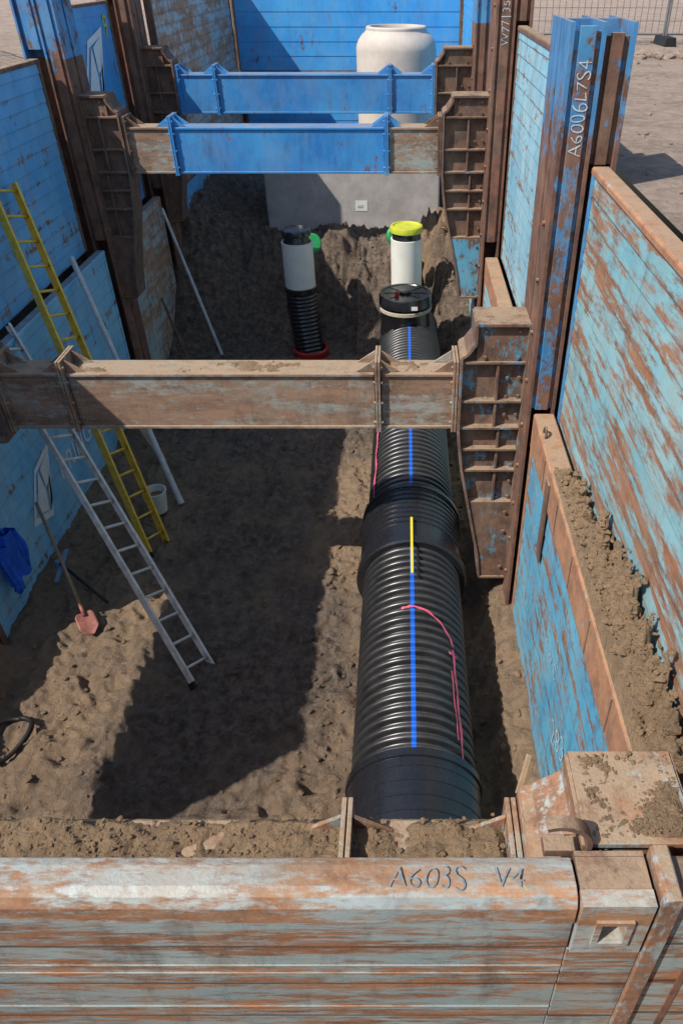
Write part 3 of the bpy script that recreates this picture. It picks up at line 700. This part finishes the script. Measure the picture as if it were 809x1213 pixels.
# ------------------------------------------------------------ ladders & tools
def ladder(p0,p1,wv,n,mat,label,sw=.07,sd=.028,ml=None):
    p0=Vector(p0);p1=Vector(p1);wv=Vector(wv); d=(p1-p0).normalized(); wv=(wv-d*wv.dot(d))
    e=thing('ladder',p0,label,'ladder','ladders leaning in the trench')
    nrm=d.cross(wv).normalized()
    for s in (-.5,.5):
        m=MB(); a=p0+wv*s; b=p1+wv*s
        m.bar(a,b,sw,.006,nrm)
        for k in (-1,1): m.bar(a+nrm*k*(sw/2-.004)+wv.normalized()*-.012*(1 if s>0 else -1),b+nrm*k*(sw/2-.004)+wv.normalized()*-.012*(1 if s>0 else -1),.03,.006,wv)
        m.obj('stringer',mat,e)
        m=MB(); m.bar(a-d*.02,a+d*.05,sw+.012,.036,nrm); m.obj('foot',M_dark,e)
    L=(p1-p0).length; st=.28; z=.2
    while z<L-.05:
        m=MB(); c=p0+d*z; m.tube([c-wv*.5,c+wv*.5],.016,8); m.obj('rung',ml or mat,e,smooth=True); z+=st
    return e
ladder((-2.05,5.0,Zd(5.93)),(-4.42,7.52,Zd(3.14)),(.07*1.1,.38,-.03),10,M_alu,'aluminium ladder leaning against the blue sheeting')
ladder((-3.08,7.07,Zd(5.93)),(-4.47,8.68,Zd(1.98)),(.1,.36,0),14,M_yl,'yellow fibreglass ladder leaning against the blue sheeting',ml=M_yl,sw=.095)
def pole(a,b,r,mat,lab,nm='steel_pole'):
    m=MB(); a=Vector(a);b=Vector(b); m.tube([a,a.lerp(b,.02),a.lerp(b,.6),a.lerp(b,.605),b],[r*1.15,r*1.02,r,r*.85,r*.85],14); solo(m.obj(nm,mat),lab,'pole','loose poles leaning in the trench')
pole((-3.04,8.05,Zd(5.92)),(-4.22,9.36,Zd(3.02)),.040,M_galv,'long pale metal pole leaning against sheeting')
pole((-3.41,12.7,Zd(5.9)),(-4.2,13.3,Zd(3.45)),.03,M_galv,'pale grey prop leaning against worn panel')
pole((-3.9,12.2,Zd(5.8)),(-4.22,12.4,Zd(4.7)),.025,M_rust,'short dark rusty bar leaning at panel')
m=MB(); m.bar((-3.5,9.0,Zd(5.9)),(-4.22,9.6,Zd(5.0)),.14,.03,(0,1,0)); solo(m.obj('timber_plank',M_wood,bevel=.003),'brown timber plank leaning near bucket','plank')
BX,BY=-3.28,7.85
e=thing('bucket',(BX,BY,Zd(5.9)),'white plastic bucket standing by the ladder','bucket')
bz=Zd(5.88)
m=MB(); m.lathe([(.0001,0),(.11,0),(.14,.30),(.148,.30),(.148,.32),(.135,.32),(.105,.015),(.0001,.015)],(BX,BY,bz),'z',32); m.obj('pail',M_white,e,crisp=True)
m=MB(); m.tube([(BX+.147*math.cos(t),BY-.04-.10*math.sin(t),bz+.29-.12*math.sin(t)) for t in [math.pi*k/14 for k in range(15)]],.004,6); m.obj('handle',M_galv,e)
m=MB(); m.lathe([(.0001,.22),(.125,.22)],(BX,BY,bz),'z',24); m.obj('contents',M_dirt,e)
e=thing('shovel',(-3.40,5.60,Zd(5.9)),'shovel with long wooden handle and dull red blade','shovel')
a=Vector((-3.38,5.55,Zd(5.84)));b=Vector((-4.22,6.78,Zd(4.98))); d=(b-a).normalized(); side=Vector((.75,.6,0)); side=(side-d*side.dot(d)).normalized(); up=side.cross(d)
if up.z<0: up=-up
m=MB()
def bl(u,v):
    w=.10*min(1,(.25+v*2.6))*(1 if v<.88 else 1-.3*(v-.88)/.12)
    x=(u-.5)*2
    return a+side*(x*w)+d*(v*.27)+up*(.014*x*x)
m.grid(10,14,bl); o=m.obj('blade',M_shov,e,smooth=True,fix=False); s=o.modifiers.new('solid','SOLIDIFY'); s.thickness=.004
m=MB(); m.tube([a+d*.23+up*.01,a+d*.38+up*.02],[.022,.02],10); m.obj('socket',M_shov,e,smooth=True)
m=MB(); m.tube([a+d*.35+up*.02,a+d*.9+up*.04,b],.02,10); m.obj('handle',M_wood,e,smooth=True)
e=thing('mattock',(-3.75,6.0,Zd(5.9)),'mattock with blue-grey head lying on the soil','mattock')
m=MB(); m.tube([(-4.05,6.5,Zd(5.62)),(-3.35,6.0,Zd(5.80))],.018,10); m.obj('handle',M_dark,e,smooth=True)
m=MB(); m.bar((-4.0,6.25,Zd(5.72)),(-4.03,6.72,Zd(5.62)),.05,.025,(1,0,0)); m.tube([(-4.04,6.48,Zd(5.69)),(-4.04,6.48,Zd(5.59))],.03,10); m.obj('head',M_vivid,e,bevel=.006)
m=MB(); pts=[]
for k in range(40):
    t=k/39*2*math.pi*1.25; x=-3.72+.15*math.cos(t)+.05*math.sin(2*t); y=4.2+.27*math.sin(t)
    pts.append((x,y,Zd(min(5.9,floorD(x,y)))+.04+.02*math.sin(t*3)+.02*k/39))
m.tube(pts,.022,10); solo(m.obj('rubber_hose',M_dark,smooth=True),'black rubber hose coiled on pale soil','hose')
e=thing('jacket',(-4.1,5.95,Zd(5.35)),'blue work jacket hanging on the blue sheeting','jacket')
def cloth(cx,cy,w,d0,d1,fold,seed,taper=.2,thick=.05):
    m=MB()
    def f(u,v):
        t=u*2*math.pi; ww=w*(.55+.45*min(1,v*3))*(1+taper*v)
        fo=1+fold*math.sin(t*5+seed+v*1.4)*min(1,v*2.5)+.12*math.sin(t*2+seed*2+v*5)
        return (cx+math.sin(t)*thick*fo+.02*math.sin(v*6+seed),cy+math.cos(t)*ww/2*fo,Zd(d0+(d1-d0)*v)+.03*math.sin(t*3+seed)*v)
    m.grid(60,30,f); return m
cloth(-4.17,5.95,.24,4.74,5.33,.26,1,thick=.06).obj('jacket_body',M_cloth,e,smooth=True,fix=False)
cloth(-4.14,5.80,.09,4.82,5.42,.2,3,thick=.045).obj('sleeve',M_cloth,e,smooth=True,fix=False)
cloth(-4.15,6.10,.09,4.82,5.38,.2,5,thick=.045).obj('sleeve',M_cloth,e,smooth=True,fix=False)
m=MB(); m.tube([(-4.26,5.95,Zd(4.71)),(-4.17,5.95,Zd(4.71)),(-4.165,5.95,Zd(4.76))],.012,8); m.obj('hanging_loop',M_cloth,e)
# ------------------------------------------------------------ fence in the street
def fence(x0,y0,dx,dy,lab):
    e=thing('fence_panel',(x0+dx/2,y0+dy/2,0),lab,'construction fence','mesh construction fence panels')
    m=MB()
    for t in (0,1): m.tube([(x0+dx*t,y0+dy*t,.1),(x0+dx*t,y0+dy*t,2.05)],.024,8)
    for z in (.18,2.03,1.1): m.tube([(x0,y0,z),(x0+dx,y0+dy,z)],.02,8)
    m.obj('frame',M_wire,e)
    m=MB(); L=math.hypot(dx,dy); n=int(L/.12)
    for k in range(1,n):
        t=k/n; m.tube([(x0+dx*t,y0+dy*t,.18),(x0+dx*t,y0+dy*t,2.03)],.007,4,False)
    for k in range(1,9):
        z=.18+k*.21; m.tube([(x0,y0,z),(x0+dx,y0+dy,z)],.007,4,False)
    m.obj('wire_mesh',M_wire,e)
    m=MB(); m.prism([(-.12,0),(.12,0),(.09,.15),(-.09,.15)],lambda a,b,c:(x0+a,y0+c,b),-.4,.4); m.obj('concrete_foot',M_dark,e,bevel=.01)
    return e
for k in range(5): fence(1.6+k*3.45,17.0-.05*k,3.4,-.05,'galvanised mesh fence panel standing beside dirt road')
fence(-6.1,11.5,-2.2,2.6,'galvanised mesh fence panel standing behind the sheeting')
fence(-8.3,14.2,-2.2,2.6,'galvanised mesh fence panel standing behind the sheeting')
random.seed(3)
m=MB()
for i in range(150):
    clod(m,(4.4+random.gauss(0,.4),15.0+random.gauss(0,.3),.02),random.uniform(.03,.11))
for i in range(900):
    x=random.uniform(1.8,8);y=random.uniform(4,18.5); clod(m,(x,y,.003),random.expovariate(1/.012)+.004)
m.obj('gravel',M_ground)['kind']='stuff'
# ------------------------------------------------------------ light, camera
w=bpy.data.worlds.new('World'); scene.world=w; w.use_nodes=True; nt=w.node_tree
sk=nt.nodes.new('ShaderNodeTexSky'); sk.sky_type='NISHITA'; sk.sun_disc=False
trav=Vector((.72,.46,-1)); sun=-trav
el=math.atan2(sun.z,math.hypot(sun.x,sun.y)); sk.sun_elevation=el; sk.sun_rotation=math.atan2(sun.x,sun.y)
bg=nt.nodes['Background']; nt.links.new(sk.outputs[0],bg.inputs[0]); bg.inputs[1].default_value=.15
ld=bpy.data.lights.new('sun','SUN'); ld.energy=5; ld.angle=math.radians(.5); ld.color=(1,.94,.85)
lo=bpy.data.objects.new('sun',ld); lo.rotation_euler=trav.to_track_quat('-Z','Y').to_euler(); lo.location=(-5,-5,12); COL.objects.link(lo)
cam=bpy.data.cameras.new('camera'); co=bpy.data.objects.new('camera',cam); COL.objects.link(co); scene.camera=co
co.location=(0,0,CZ); co.rotation_euler=(math.radians(53),0,0)
cam.lens=36*870/1213; cam.sensor_width=36; cam.shift_x=-.0622; cam.clip_end=1000; cam.clip_start=.05
scene.view_settings.view_transform='Standard'; scene.view_settings.look='None'; scene.view_settings.exposure=0
